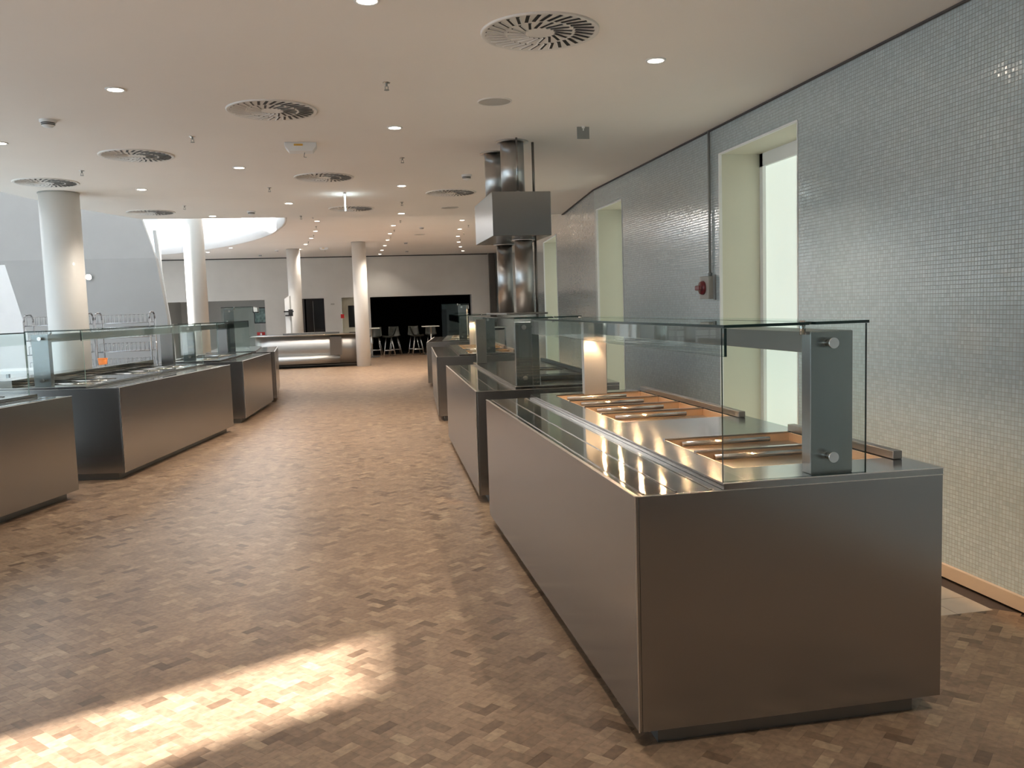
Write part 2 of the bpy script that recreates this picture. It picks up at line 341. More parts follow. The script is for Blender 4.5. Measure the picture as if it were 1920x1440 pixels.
def run(a, b, z0, z1):
    cuts = [a]+([10.8] if a < 10.8 < b else [])+([13.65] if a < 13.65 < b else [])+[b]; cuts = sorted(set(cuts))
    for c, d in zip(cuts[:-1], cuts[1:]):
        zt = z1 if z1 else (H1 if d <= 13.66 else UZ+.02)
        q.append((wp(c), wp(d), z0, zt, c))
for (a, b, zt) in wins:
    run(t0, a, 0, None); run(a, b, zt, None); t0 = b
run(t0, 31.4, 0, None)
wr = struct(uvwall(q, 'wall_right', TILE))
MB().box(3.75, 3.95, -7, 10.9, -.1, 4.2).build('outer_leaf', WALLP, wr)
MB().slab([(3.77,10.9,-.1),(5.95,31.6,-.1),(5.95,31.6,4.2),(3.77,10.9,4.2)], (.2,0,0)).build('outer_leaf', WALLP, wr)
for i, (a, b, zt) in enumerate(wins):
    wnd = bpy.data.objects.new('window_%d' % (i+1), None); C.objects.link(wnd); struct(wnd)
    pa, pb = Vector(wp(a)), Vector(wp(b)); nrm = Vector((1, 0)) if a < 10.8 else Vector((K.y, -K.x)); d = 0.40
    ia, ib = pa+nrm*d, pb+nrm*d
    r = MB()
    def quad3(p, q_, z0, z1): bb = len(r.v); r.v += [(p.x,p.y,z0),(q_.x,q_.y,z0),(q_.x,q_.y,z1),(p.x,p.y,z1)]; r.face((bb,bb+1,bb+2,bb+3))
    e = Vector((0, 0))
    quad3(pa, ia, 0, zt); quad3(pb, ib, 0, zt)
    bb = len(r.v); r.v += [(pa.x,pa.y,zt),(ia.x,ia.y,zt),(ib.x,ib.y,zt),(pb.x,pb.y,zt)]; r.face((bb,bb+1,bb+2,bb+3))
    r.build('reveal', CREAM, wnd)
    # frame (jamb and head) and the backlit blind
    tdir = (ib-ia).normalized(); f = MB(); fw = 0.055
    def pr(p, q_, z0, z1, dd=0.05): f.slab([(p.x,p.y,z0),(q_.x,q_.y,z0),(q_.x,q_.y,z1),(p.x,p.y,z1)], (nrm.x*dd, nrm.y*dd, 0))
    s0 = ia-nrm*0.03; s1 = ib-nrm*0.03
    pr(s0, s0+tdir*fw, 0, zt); pr(s1-tdir*fw, s1, 0, zt); pr(s0, s1, zt-.11, zt)
    f.build('window_frame', WHITE, wnd)
    g = MB().slab([(ia.x,ia.y,0),(ib.x,ib.y,0),(ib.x,ib.y,zt),(ia.x,ia.y,zt)], (nrm.x*.01, nrm.y*.01, 0)); g.build('backlit_blind', BLIND, wnd)
    # white corner bead round the opening
    cbm = MB(); w2 = .012
    for p in (pa, pb): cbm.box(p.x-.006, p.x+.02, p.y-w2/2, p.y+w2/2, 0, zt)
    cbm.slab([(pa.x-.006,pa.y,zt-.006),(pb.x-.006,pb.y,zt-.006),(pb.x+.02,pb.y,zt-.006),(pa.x+.02,pa.y,zt-.006)], (0,0,.012)).build('corner_bead', WHITE, wnd)
bbm = MB().box(3.118, 3.139, -7, 5.64, 0.005, 0.075); bbm.box(3.118, 3.139, 6.98, 9.64, 0.005, 0.075)
struct(bbm.build('baseboard_right', BASEB))
cj = MB().box(3.12, 3.139, -7, 10.8, CZ-.012, CZ-.001).slab([(3.12,10.8,CZ-.012),(3.415,13.65,CZ-.012),(3.435,13.65,CZ-.012),(3.139,10.8,CZ-.012)], (0,0,.011))
struct(cj.build('trim_1', mat('shadow_gap', (.10,.09,.09), .9)))

# ceilings
edge_near = [(-3.01,13.65),(-3.25,13.0),(-3.48,12.33),(-3.69,11.44),(-3.83,10.64),(-4.1,9),(-4.4,7),(-4.6,4),(-4.66,1.5),(-4.7,-7)]
ceil = struct(MB().prism([(3.9,-7),(3.9,13.65)]+edge_near, CZ, UZ+.7).build('ceiling', PLASTER))
well = [(-10,29.3),(-7.6,29.25),(-5.7,28.55),(-4.95,27.9),(-4.26,27.06),(-3.31,25.61),(-2.55,24.11),(-1.92,22.44),(-1.62,21.21),(-1.35,19.8),(-1.22,18.36),(-1.3,16.8),(-1.6,15.3),(-2.2,14.2),(-3.01,13.651)]
up = [(3.45,13.651),(5.9,31.6),(-10,31.6)]+well
MB().prism(up, UZ, UZ+.55).build('upper_ceiling', PLASTER, ceil)
rim = MB()
def cat(P, n=6):   # smooth the rim curve
    o = []
    for i in range(len(P)-1):
        p0 = Vector(P[max(i-1,0)]); p1 = Vector(P[i]); p2 = Vector(P[i+1]); p3 = Vector(P[min(i+2,len(P)-1)])
        for k in range(n):
            t = k/n; o.append(0.5*((2*p1)+(-p0+p2)*t+(2*p0-5*p1+4*p2-p3)*t*t+(-p0+3*p1-3*p2+p3)*t**3))
    o.append(Vector(P[-1])); return o
cw = cat(well); b0 = 0
for p in cw: rim.v += [(p.x-.02, p.y-.02, UZ-.005), (p.x-.02, p.y-.02, UZ+.66)]
for i in range(len(cw)-1): rim.face((2*i, 2*i+2, 2*i+3, 2*i+1), True)
rm = rim.build('light_well_rim', WHITE, ceil)
sm_ = rm.modifiers.new('solid', 'SOLIDIFY'); sm_.thickness = .05; sm_.offset = 1

# outer shell
wl = struct(MB().box(-10.2,-10,-7,-1.575,0,TOP).box(-10.2,-10,-1.575,-.865,6.55,TOP).box(-10.2,-10,-.865,-.8,0,TOP)
    .box(-10.2,-10,-.8,12.0,3.4,3.7).box(-10.2,-10,-.8,12.0,7.4,TOP).box(-10.2,-10,-.8,12.0,0,.35)
    .box(-10.2,-10,12.0,16.5,0,TOP).box(-10.2,-10,16.5,17.0,0,4.6).box(-10.2,-10,16.5,17.0,7.9,TOP).box(-10.2,-10,17.0,31.6,0,TOP).build('wall_left', WHITE))  # unseen wall, its two slots shaped to aim sun at floor and column
fac = MB()
for k in range(9): y = -.8+k*1.6; fac.box(-10.12,-10.04,y-.03,y+.03,.35,7.42)
fac.box(-10.12,-10.04,-.8,12,1.15,1.2).box(-10.12,-10.04,-.8,12,3.34,3.4).box(-10.12,-10.04,-.8,12,.35,.41)
f4 = struct(fac.build('window_4', GREYP))
for k in range(8): MB().box(-10.10,-10.06,-.77+k*1.6,.77+k*1.6,3.68,7.42).build('glowing_pane', DAY_FILL, f4)  # added unseen glowing panes that brighten the tiled wall and floor
MB().box(-10.085,-10.075,-.8,12,.35,3.4).build('glazing', GLAZ, f4)
wb = struct(MB().box(-10.2,4,-7.2,-7,0,TOP).build('wall_behind', WALLP))
# roof with the glazed opening over the light well, upper storey walls
rf = struct(MB().box(-10.2,-9,-7.2,33.2,TOP,TOP+.2).box(-2.4,6.2,-7.2,33.2,TOP,TOP+.2).box(-9,-2.4,-7.2,17.4,TOP,TOP+.2).box(-9,-2.4,30,33.2,TOP,TOP+.2).build('ceiling_upper_storey', WHITE))
for k in range(5): MB().box(-9,-2.4,17.4+k*3.14-.05,17.4+k*3.14+.05,TOP,TOP+.2).build('rooflight_bar', WHITE, rf)
struct(MB().box(-10.2,6.2,33,33.2,UZ,TOP).box(6.0,6.2,-7.2,33,UZ,TOP).build('wall_upper_storey', PLASTER))

# back wall with its openings
YB = 31.2; OH = 2.09
ops = [(-6.30,-3.00,OH), (-2.30,-0.96,OH), (-0.36,0.50,2.09), (0.66,4.34,2.08)]
bw = MB(); x0 = -10.0
for a, b, h in ops: bw.box(x0,a,YB,YB+.4,0,UZ); bw.box(a,b,YB,YB+.4,h,UZ); x0 = b
bw.box(x0,5.5,YB,YB+.4,0,UZ)
back = struct(bw.build('wall_back', WALLP))
MB().box(-10,4.98,YB-.012,YB-.002,UZ-.035,UZ-.005).build('shadow_gap_strip', BLACK, back)
# alcove on the left (lit), black bar room on the right
al = MB().box(-6.3,-3.0,33.9,34.0,0,3).box(-6.4,-6.3,31.6,34,0,3).box(-3.0,-2.9,31.6,34,0,3).box(-6.4,-2.9,31.6,34,2.3,2.4).box(-6.4,-2.9,31.6,34,-.1,0)
al.build('alcove_lining', WALLP, back)
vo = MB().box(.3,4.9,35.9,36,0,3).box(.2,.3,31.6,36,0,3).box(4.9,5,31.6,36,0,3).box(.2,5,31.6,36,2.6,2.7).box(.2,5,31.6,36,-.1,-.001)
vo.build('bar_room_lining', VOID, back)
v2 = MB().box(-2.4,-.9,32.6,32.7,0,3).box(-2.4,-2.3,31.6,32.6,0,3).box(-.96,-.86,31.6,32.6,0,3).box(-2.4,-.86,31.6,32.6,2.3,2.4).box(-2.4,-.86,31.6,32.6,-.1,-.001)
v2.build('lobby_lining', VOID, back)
v3 = MB().box(-.36,.5,31.62,31.7,0,2.4); v3.build('door_lining', CREAM, back)
d1 = struct(bpy.data.objects.new('door_1', None)); C.objects.link(d1)
MB().box(-.35,.49,31.55,31.6,0.01,2.08).build('door_leaf', CREAM, d1); MB().box(-.13,.22,31.53,31.55,1.02,1.80).build('door_window', BLACKG, d1)
MB().box(.30,.40,31.50,31.55,1.0,1.02).cyl((.38,31.55,1.01),(.38,31.49,1.01),.012,8).build('door_handle', CHROME, d1)
d2 = struct(bpy.data.objects.new('door_2', None)); C.objects.link(d2)
MB().box(-2.28,-1.66,31.35,31.39,0.01,2.07).build('door_leaf', BROWNP, d2)
MB().box(-2.14,-2.08,31.30,31.35,0.3,2.0).build('pull_bar', GREYP, d2)
MB().box(-1.60,-.98,31.35,31.39,0.01,2.07).build('door_leaf', BLACKG, d2); MB().box(-1.36,-1.345,31.32,31.35,0.3,2.0).build('pull_bar', mat('dim_chrome',(.12,.12,.12),.3,1), d2)
tag(MB().box(5.0,5.21,31.0,31.15,0,UZ-.01).build('dark_wall_panel', DARKW), 'dark grey full height panel at the right end of the far wall', 'wall panel')
tag(MB().box(-.73,-.60,YB-.02,YB-.002,1.84,1.90).build('door_sign', GREYP), 'small grey sign plate on the far wall beside the dark glass doors', 'sign')
tag(MB().box(-.40,-.28,YB-.05,YB-.002,1.36,1.50).build('fire_alarm_box', REDS), 'small red alarm box on the far wall beside the cream door', 'alarm')

# big folded white partition at the left and the wall far behind it
pz = 2.68; PARTW = mat('partition_paint', (0.58, 0.57, 0.56), 0.8)
part = struct(bpy.data.objects.new('wall_partition', None)); C.objects.link(part)
MB().slab([(-6.14,17,2.62),(-6.0,17,2.0),(-5.78,17,1.0),(-5.6,17,0),(-3.36,17,0),(-3.42,17,1.6),(-3.55,17,pz),(-11,17,pz),(-11,17,2.60)], (0,.22,0)).build('lower_panel', PARTW, part)
MB().slab([(-11,17.001,pz),(-3.55,17.001,pz),(-4.01,17.35,4.1),(-11,17.35,4.1)], (0,.2,-.05)).build('upper_panel', PARTW, part)
MB().box(-10,-4.4,21.5,21.7,0,3.5).build('rear_panel', WHITE, part)
w5 = struct(bpy.data.objects.new('window_5', None)); C.objects.link(w5)
MB().slab([(-4.6,18.2,4.6),(-3.62,18.2,4.6),(-3.75,18.2,3.3),(-3.72,18.2,2.4),(-4.6,18.2,2.4)], (0,.03,0)).build('glowing_pane', PALEG, w5)
MB().slab([(-3.75,18.15,3.3),(-3.70,18.15,2.6),(-3.54,18.15,1.0),(-3.54,18.15,0),(-3.60,18.15,0),(-3.60,18.15,1.0),(-3.78,18.15,2.6),(-3.81,18.15,3.3)], (0,.05,0)).build('window_frame', WHITE, w5)
lf = thing('downlight_glint', 'small glowing disc standing for a downlight reflection on the white partition right of the nearest column', 'reflection', (-4.72,16.97,2.35))
MB().cyl((0,0,0),(0,-.035,0),.055,20).build('glint_base', WHITE, lf); MB().cyl((0,-.036,0),(0,-.04,0),.045,20).build('lens', LED, lf)  # emissive disc stands in for a downlight mirrored on the panel

# ------------------------------------------------------------------ columns
for (x, y, r, zt, lab) in ((-3.26,10.78,.215,CZ,'nearest thick round white column rising behind the left counters'),
                       (-3.36,20.0,.22,TOP,'sunlit round white column standing in the light well'),
                       (.27,25.0,.20,UZ,'round white column in front of the bar room, its foot on the wood floor'),
                       (-1.70,27.3,.20,UZ,'round white column behind the curved steel island')):
    c = thing('column', lab, 'column', (x, y, 0))
    MB().cyl((0,0,0),(0,0,zt),r,48).build('shaft', COLM, c)
    MB().cyl((0,0,zt-.012),(0,0,zt-.002),r+.006,48).build('top_ring', GREYP, c) if zt < 4 else None

# ------------------------------------------------------------------ serving counters
def counter(name_lab, O, deg, side, L=3.27, wells=(), tall=1.468, lit=0.0, post_u=(.666,.828), D=1.166, shelf=False, farpane=True, apron=True, topu=(.32,.80), groups=(), beam=True, fp=True):
    """local x = side*u (u from the guests' edge towards the back), local y = v along the counter"""
    s = side
    t = thing('serving_counter', name_lab, 'counter', (O[0], O[1], 0), -math.radians(deg))
    def bx(m, u0, u1, v0, v1, z0, z1, mi=0, edge=None):
        a, b = sorted((s*u0, s*u1)); return m.box(a, b, v0, v1, z0, z1, mi, edge)
    bx(MB(), .012, D, .012, L-.012, .075, .888).build('carcass', STEEL_D, t)
    bx(MB(), 0, .012, 0, L, .07, .9).build('front_panel', STEEL, t, .0015)
    bx(MB(), .013, D, 0, .012, .07, .899).build('end_panel', STEEL, t, .0015)
    bx(MB(), .013, D, L-.012, L, .07, .899).build('end_panel', STEEL, t, .0015)
    bx(MB(), .085, D-.08, .05, L-.05, 0, .074).build('plinth', TOE, t)
    bx(MB(), .0125, .319, .0125, L-.0125, .889, .9).build('tray_slide', STEEL_T, t)
    et = MB(); e_ = .0022
    bx(et, -e_, .0124, -e_, L+e_, .9, .9022); bx(et, -e_, D, -e_, 0, .8985, .9012); bx(et, -e_, .002, -e_, 0, .07, .8985); bx(et, .3175, D+.001, -e_, 0, .9225, .9262)
    et.build('edge_highlight', EDGE_GLINT, t)  # thin bright strips paint the highlight along the panel edges
    for u in (.04, .158, .285):
        r = bx(MB(), u-.004, u+.004, .03, L-.03, .9, .9035).build('slide_rail', STEEL_T, t, .001)
    # worktop with holes for the wells
    U0, U1 = .465, 1.085; m = MB()
    if wells:
        bx(m, .32, U0, 0, L, .901, .925); bx(m, U1, D, 0, L, .901, .925); v = 0
        for a, b in wells: bx(m, U0, U1, v, a, .901, .925) if a > v+.001 else None; v = b
        bx(m, U0, U1, v, L, .901, .925)
    else: bx(m, .32, D, 0, L, .901, .925)
    m.build('worktop', STEEL_W, t)
    for a, b in wells:
        wm = MB(); k = .006
        bx(wm, U0, U1, a, b, .69, .70); bx(wm, U0, U0+k, a, b, .70, .9245); bx(wm, U1-k, U1, a, b, .70, .9245); bx(wm, U0+k, U1-k, a, a+k, .70, .9245); bx(wm, U0+k, U1-k, b-k, b, .70, .9245)
        wo = wm.build('food_well', WELL if lit else WELL_G, t)  # lit wells: the lamps' warm reflection is tinted into the steel colour
        for vv, uu in ((b-.035, .05), (a+.03, .05)):
            for z in (.907, .872):
                MB().cyl((s*(U0+.07), vv, z), (s*(U1-.12), vv, z), .0115, 12).build('guide_rod', RAILC, wo)
        dv = MB(); bx(dv, U0, U1, b-.012, b+.012, .925, .932).build('well_divider', STEEL_T, wo)
    for a, b in groups:
        bx(MB(), U1+.012, U1+.05, a, b, .926, .958).build('back_rail', STEEL_D, t, .003)
    if shelf: bx(MB(), D-.12, D+.14, .04, L+.05, .926, 1.0).build('back_shelf', STEEL_T, t, .002)
    g = .010; u0, u1 = .325, .868
    for nm, vv in (('near', .014),) + ((('far', L-.105),) if farpane else ()):
        bx(MB(), u0, u1, vv, vv+g, .9255, tall-g-.001, 0, 'y').build('side_glass', [GLASS, GEDGE if s > 0 else GEDGE_L], t)
    if topu:
        tl0, tl1 = topu
        bx(MB(), u0, .640, 0.0, L-.09, tall-g, tall, 0, 'z').build('top_glass', [GLASS, GEDGE], t)
        bx(MB(), .664, u1, 0.0, L-.09, tall-g, tall, 0, 'z').build('top_glass', [GLASS, GEDGE], t)
        if apron: bx(MB(), u0, u0+g, .0, L-.09, 1.36 if tall < 1.6 else tall-.11, tall-g-.001, 0, 'x').build('front_glass', [GLASS, GEDGE], t)
    p0, p1 = post_u; pt = 1.432 if tall < 1.6 else tall-.03
    ends_ = (.037, L-.23)
    for vv in (ends_ if fp else ends_[:1]):
        po = bx(MB(), p0, p1, vv, vv+.062, .9255, pt).build('post', STEEL if (vv < 1 or not lit) else POST_LIT, t, .002)  # lit far posts: lighter, rougher steel carries the lamp glow
        for z in (.99, pt-.04) if vv < 1 else (pt-.04,):
            u = p0+.065
            MB().cyl((s*u, vv+.001, z), (s*u, vv-.035, z), .012, 16).cyl((s*u, vv-.034, z), (s*u, vv-.042, z), .019, 20).build('glass_fixing', CHROME, po)
        MB().cyl((s*.652, vv+.03, pt-.01), (s*.652, vv+.03, tall+.004), .011, 12).build('top_bolt', CHROME, po)
    if beam:
        bm = bx(MB(), p0+.008, p1+.036, .0995, L-.232, pt-.076, pt-.001).build('lamp_beam', STEEL_D if s > 0 else STEEL, t, .002)
        n = 8 if lit else 0
        for k in range(n):
            v = .22+k*(L-.60)/(n-1)
            MB().cyl((s*(p0+.09), v, pt-.0768), (s*(p0+.09), v, pt-.0815), .020, 20, caps=False).build('lamp_ring', CHROME, bm)
            MB().cyl((s*(p0+.09), v, pt-.0769), (s*(p0+.09), v, pt-.0776), .011, 20).build('heat_lamp', LEDW, bm)
        if lit:      # the lamp set into the far post's foot of the beam
            ld = bpy.data.lights.new('heat_spot', 'SPOT'); ld.energy = lit*13; ld.color = (1, .70, .40); ld.spot_size = 1.3; ld.spot_blend = .6; ld.shadow_soft_size = .02
            for vv in (L-.33, ):
                lo = bpy.data.objects.new('heat_spot', ld); C.objects.link(lo); lo.parent = bm; lo.location = (s*(p0+.04), vv+.02, pt-.10); lo.rotation_euler = (math.radians(28), 0, 0)
    return t
W6 = [(.24,.60),(.60,.96),(1.60,1.967),(1.967,2.335),(2.335,2.702),(2.702,3.07)]
G6 = [(.19,1.0),(1.52,3.12)]
C1 = counter('nearest brushed steel serving counter on the right with lit heat lamps over empty food wells', (.909,2.713), 0, 1, wells=W6, groups=G6, lit=7)
C2 = counter('second steel counter on the right, the cooking station below the steel flue pipes', (.925,6.62), 2.1, 1, post_u=(.335,.525), beam=False, fp=False, apron=False)
MB().box(.335,.45,2.98,3.04,.9255,1.43).build('post', RAILC, C2, .002)
C3 = counter('third steel counter from the camera on the right with warmly lit glass guard', (1.12,11.80), 4.0, 1, wells=W6, groups=G6, lit=9)
C4 = counter('farthest steel counter on the right, its glass guard standing taller', (1.46,17.35), 8.0, 1, wells=W6, tall=1.66, lit=9)
L1 = counter('nearest steel counter on the left, cut by the picture edge', (-3.39,4.845), 16.7, -1, L=3.30, wells=W6, shelf=True)
L2 = counter('second steel counter from the camera on the left with three tray rails', (-2.235,8.735), 10.15, -1, L=3.32, wells=W6, shelf=True)
L3 = counter('third short steel counter on the left beyond a narrow gap', (-1.585,12.81), 4.0, -1, L=2.45, wells=[(.3,.9),(1.1,1.9)], shelf=False)
L4 = counter('farthest steel counter on the left with a taller glass guard', (-1.385,15.72), -3.5, -1, L=2.5, tall=1.71, wells=(), farpane=True, beam=False, fp=False)

# cooking station fittings on counter two
for u_, v_ in ((.83,.86),(.92,1.75)):
    hob = MB().lathe([(0,.006),(.20,.006),(.205,.0)],40,(u_,v_,.926)).build('cooking_zone', BLACKG, C2)
    MB().lathe([(.207,.001),(.222,.003),(.226,.0005)],40,(u_,v_,.9255)).build('zone_rim', CHROME, hob)
MB().box(.60,1.10,.42,.46,.926,.965).box(.60,1.10,.56,.60,.926,.955).build('pan_rail', BLACK, C2, .003)
MB().box(.98,1.03,.36,.44,.926,.985).build('switch_box', STEEL_D, C2, .003)
MB().box(1.09,1.13,.25,3.1,.926,.958).build('back_rail', BLACK, C2, .003)

# ------------------------------------------------------------------ flue tower above counter two
ft = thing('flue_tower', 'brushed steel flue pipes with a square steel box hanging over the cooking station', 'extractor', (1.475,7.75,0))
MB().box(-.255,.26,-.45,.58,2.165,2.54).build('filter_box', STEEL, ft, .003)
for yy, nm in ((-.07,0),(.50,1)):
    dx = .005 if nm == 0 else -.05
    MB().cyl((dx,yy,2.541),(dx,yy,CZ-.001),.105,40).build('upper_pipe', STEEL_P, ft)
    MB().lathe([(.106,0),(.150,0),(.150,-.006),(.106,-.006)],40,(dx,yy,CZ-.002)).build('ceiling_flange', STEEL_P, ft)
    dx2 = .085 if nm == 0 else .01
    MB().cyl((dx2,yy,1.502),(dx2,yy,2.164),.082 if nm == 0 else .075,40).build('lower_pipe', STEEL_P, ft)
    MB().lathe([(.083,0),(.105,0),(.105,-.012),(.083,-.012)],40,(dx2,yy,2.163)).build('pipe_collar', STEEL_P, ft)
MB().box(-.15,.22,-.40,.75,1.484,1.501).build('hood_plate', STEEL_D, ft, .003)
for (x, y, z0) in ((.20,-.05,1.47),): [MB().cyl((x,y,a_),(x,y,b_),.012,10).build('hanger_rod', STEEL_D, ft) for a_, b_ in ((z0,2.164),(2.54,CZ))]
MB().cyl((0.01,-.26,2.54),(0.01,-.26,CZ),.009,10).cyl((0.01,-.26,2.54),(0.01,-.26,2.57),.016,10).build('hanger_rod', STEEL, ft)

# ------------------------------------------------------------------ ceiling fittings
def swirl(label, x, y, z=CZ, R=.32):
    t = thing('ceiling_vent', label, 'vent', (x, y, z))
    MB().lathe([(0,-.006),(R*.93,-.006),(R*.985,-.011),(R,-.009),(R+.002,0)],64).build('face_plate', VENTW, t)
    sl = MB(); bl = MB()
    for n, r0, r1, off in ((32, R*.60, R*.92, .55), (18, R*.26, R*.55, .75)):
        for k in range(n):
            a = 2*PI*k/n; p0 = Vector((r0*math.cos(a), r0*math.sin(a), 0)); a2 = a+off*(r1-r0)/r1*.9; p1 = Vector((r1*math.cos(a2), r1*math.sin(a2), 0))
            d = (p1-p0).normalized(); w_ = Vector((-d.y, d.x, 0))*(.0105 if n == 32 else .0085)
            b = len(sl.v); sl.v += [tuple(p+Vector((0,0,-.0075))) for p in (p0-w_, p1-w_, p1+w_, p0+w_)]; sl.face((b,b+3,b+2,b+1))
            e = w_*1.15; q0 = p0+e; q1 = p1+e; b = len(bl.v)
            bl.v += [tuple(q0+Vector((0,0,-.0078))),tuple(q1+Vector((0,0,-.0078))),tuple(q1-w_*.5+Vector((0,0,-.0125))),tuple(q0-w_*.5+Vector((0,0,-.0125)))]
            bl.face((b,b+1,b+2,b+3))
    sl.build('slots', BLACK, t); bl.build('deflector_blades', VENTW, t)
    return t
def ring_light(label, x, y, z, R=.048, E=DL, group=None, big=True):
    t = thing('downlight', label, 'light', (x, y, z), 0, group)
    MB().lathe([(R,-.001),(R,-.006),(R*1.28,-.006),(R*1.32,0)],28).build('trim_ring', WHITE, t)
    MB().lathe([(0,-.004),(R,-.004)],28).build('lens', LED, t)
    ld = bpy.data.lights.new('downlight_lamp', 'SPOT'); ld.energy = E; ld.color = (1.0,.885,.765); ld.spot_size = math.radians(120); ld.spot_blend = .8; ld.shadow_soft_size = .04
    lo = bpy.data.objects.new('downlight_lamp', ld); C.objects.link(lo); lo.parent = t; lo.location = (0,0,-.02)
    return t
VL = ['largest round swirl vent at the top centre of the ceiling', 'swirl vent left of centre, second nearest the camera', 'swirl vent between the smoke detector and the nearest column', 'swirl vent in the middle of the ceiling below the white sensor box',
      'swirl vent directly in front of the nearest column', 'swirl vent just left of the steel flue pipes', 'swirl vent at the ceiling step beside the lit hanging sign', 'flat looking swirl vent at the left end of the ceiling step']
for l, (x, y) in zip(VL, ((1.07,4.65),(-.50,6.54),(-1.85,8.37),(-.23,9.68),(-3.13,9.97),(1.31,10.98),(.06,12.57),(-2.69,12.78))): swirl(l, x, y)
DLs = [(1.90,5.12,'nearest downlight, the bright one closest to the tiled wall'),(-1.43,6.01,'bright downlight at upper left above the smoke detector'),(.41,7.11,'downlight in the centre of the ceiling left of the flue pipes'),
       (-1.04,9.04,'downlight between two swirl vents left of centre'),(.65,10.35,'downlight left of the smoke detector by the flue box'),(-2.30,10.53,'downlight just right of the nearest column head'),
       (-.76,11.91,'downlight in front of the light well to the left of the hanging sign'),(.81,13.25,'last downlight before the ceiling step, middle'),(-1.95,13.32,'downlight on the ceiling step edge beside the sunlit column'),
       (.14,4.26,'downlight cut by the top edge of the picture'),(-2.78,7.81,'downlight cut by the left edge of the picture')]
for x, y, l in DLs: ring_light(l, x, y, CZ, E=DL*(.7 if x < -2 else 1.8 if y > 9 else 1.15 if x > -.8 else .5))
for x, y, l, e in ((1.9,1.2,'added unseen downlight above the right wall beside the camera',1.25),(-.9,1.2,'added unseen downlight just left of the camera',.25),(1.0,-2.0,'added unseen downlight behind the camera on the right',1.0)): ring_light(l, x, y, CZ, E=DL*e)  # added unseen lamps that brighten the near room and tiled wall
ords = ['first','second','third','fourth','fifth','sixth']
for rname, row in (('left', [(-.65,19.2),(-.78,21.5),(-.97,23.5),(-1.22,25.5),(-1.50,27.4)]), ('middle', [(1.05,20.4),(1.06,22.5),(1.08,24.5),(1.08,26.5),(1.06,28.5),(1.05,30.4)]), ('right', [(2.54,19.4),(2.75,21.5),(2.96,23.6),(3.23,25.6),(3.53,27.6),(3.85,29.5)])):
    for k, (x, y) in enumerate(row): ring_light('small far downlight, %s from the ceiling step in the %s row of three' % (ords[k], rname), x, y, UZ, .05, DL*(2.4, 2.2, 1.6, 1.1, .7, .35)[k])
for x, y, l in ((-4.30,27.97,'small downlight at the rim of the light well, left of two'),(-3.40,26.31,'small downlight at the rim of the light well, right of two')): ring_light(l, x, y, UZ, .05, DL*2.2)
# sprinklers
SP = [(.29,5.74,'nearest chrome sprinkler head above the centre swirl vents'),(-1.22,7.51,'sprinkler head right of the left smoke detector'),(.55,8.49,'sprinkler head in the centre below the first centre downlight'),(-2.56,9.22,'sprinkler head above the nearest column'),
      (-.88,10.46,'sprinkler head left of the middle swirl vent'),(-2.12,12.09,'sprinkler head above the light well at left'),(.74,11.9,'sprinkler head between two centre downlights'),(-.69,13.46,'sprinkler head on the ceiling step edge')]
s0 = None
for x, y, l in SP:
    if s0 is None:
        s0 = thing('sprinkler', l, 'sprinkler', (x, y, CZ), 0, 'ceiling sprinkler heads'); s0.scale = (.8,.8,.8)
        MB().lathe([(0,-.004),(.03,-.004),(.032,0)],20).build('escutcheon', CHROME, s0)
        MB().cyl((0,0,-.004),(0,0,-.03),.009,10).cyl((.012,0,-.03),(.012,0,-.058),.0028,6).cyl((-.012,0,-.03),(-.012,0,-.058),.0028,6).build('frame_arms', GREYB, s0)
        MB().cyl((0,0,-.058),(0,0,-.061),.021,16).build('deflector', GREYB, s0)
    else: dup(s0, (x, y, CZ), label=l)
k = 0
for rname, row in (('left', [(-.70,18.2),(-.72,20.4),(-.87,22.6),(-1.1,24.6)]), ('middle', [(1.15,19.3),(1.12,21.5),(1.12,23.5)]), ('right', [(2.7,18.4),(2.85,20.6),(3.0,22.6),(3.15,24.6)])):
    for i, (x, y) in enumerate(row): dup(s0, (x, y, UZ), label='tiny far sprinkler head, %s from the ceiling step in the %s downlight row' % (ords[i], rname), group='far ceiling sprinkler heads')
# smoke detectors
d0 = None
for x, y, z, l in ((-2.13,6.93,CZ,'white smoke detector at the upper left of the ceiling'),(1.32,9.56,CZ,'white smoke detector just left of the flue box'),(-1.34,12.77,CZ,'smoke detector above the light well near the ceiling step'),
                (1.75,20.9,UZ,'far smoke detector between the middle and right downlight rows, nearest of three'),(1.65,25.5,UZ,'far smoke detector between the middle and right downlight rows, second of three'),(1.9,29.0,UZ,'far smoke detector above the bar room, last of three'),(-2.9,29.6,UZ,'smoke detector near the far wall left of the rear column'),(-2.2,27.6,UZ,'smoke detector behind the light well rim')):
    if d0 is None:
        d0 = thing('smoke_detector', l, 'smoke detector', (x, y, z), 0, 'smoke detectors')
        MB().lathe([(.058,0),(.058,-.016),(.050,-.022)],32).build('base', WHITE, d0)
        MB().lathe([(.048,-.022),(.046,-.034),(.046,-.040)],32).build('vent_band', BLACK, d0)
        MB().lathe([(.048,-.029),(.050,-.031),(.048,-.033)],32).build('band_ring', WHITE, d0)
        MB().lathe([(.046,-.040),(.030,-.054),(.012,-.058),(0,-.058)],32).build('dome', WHITE, d0)
    else: dup(d0, (x, y, z), label=l)
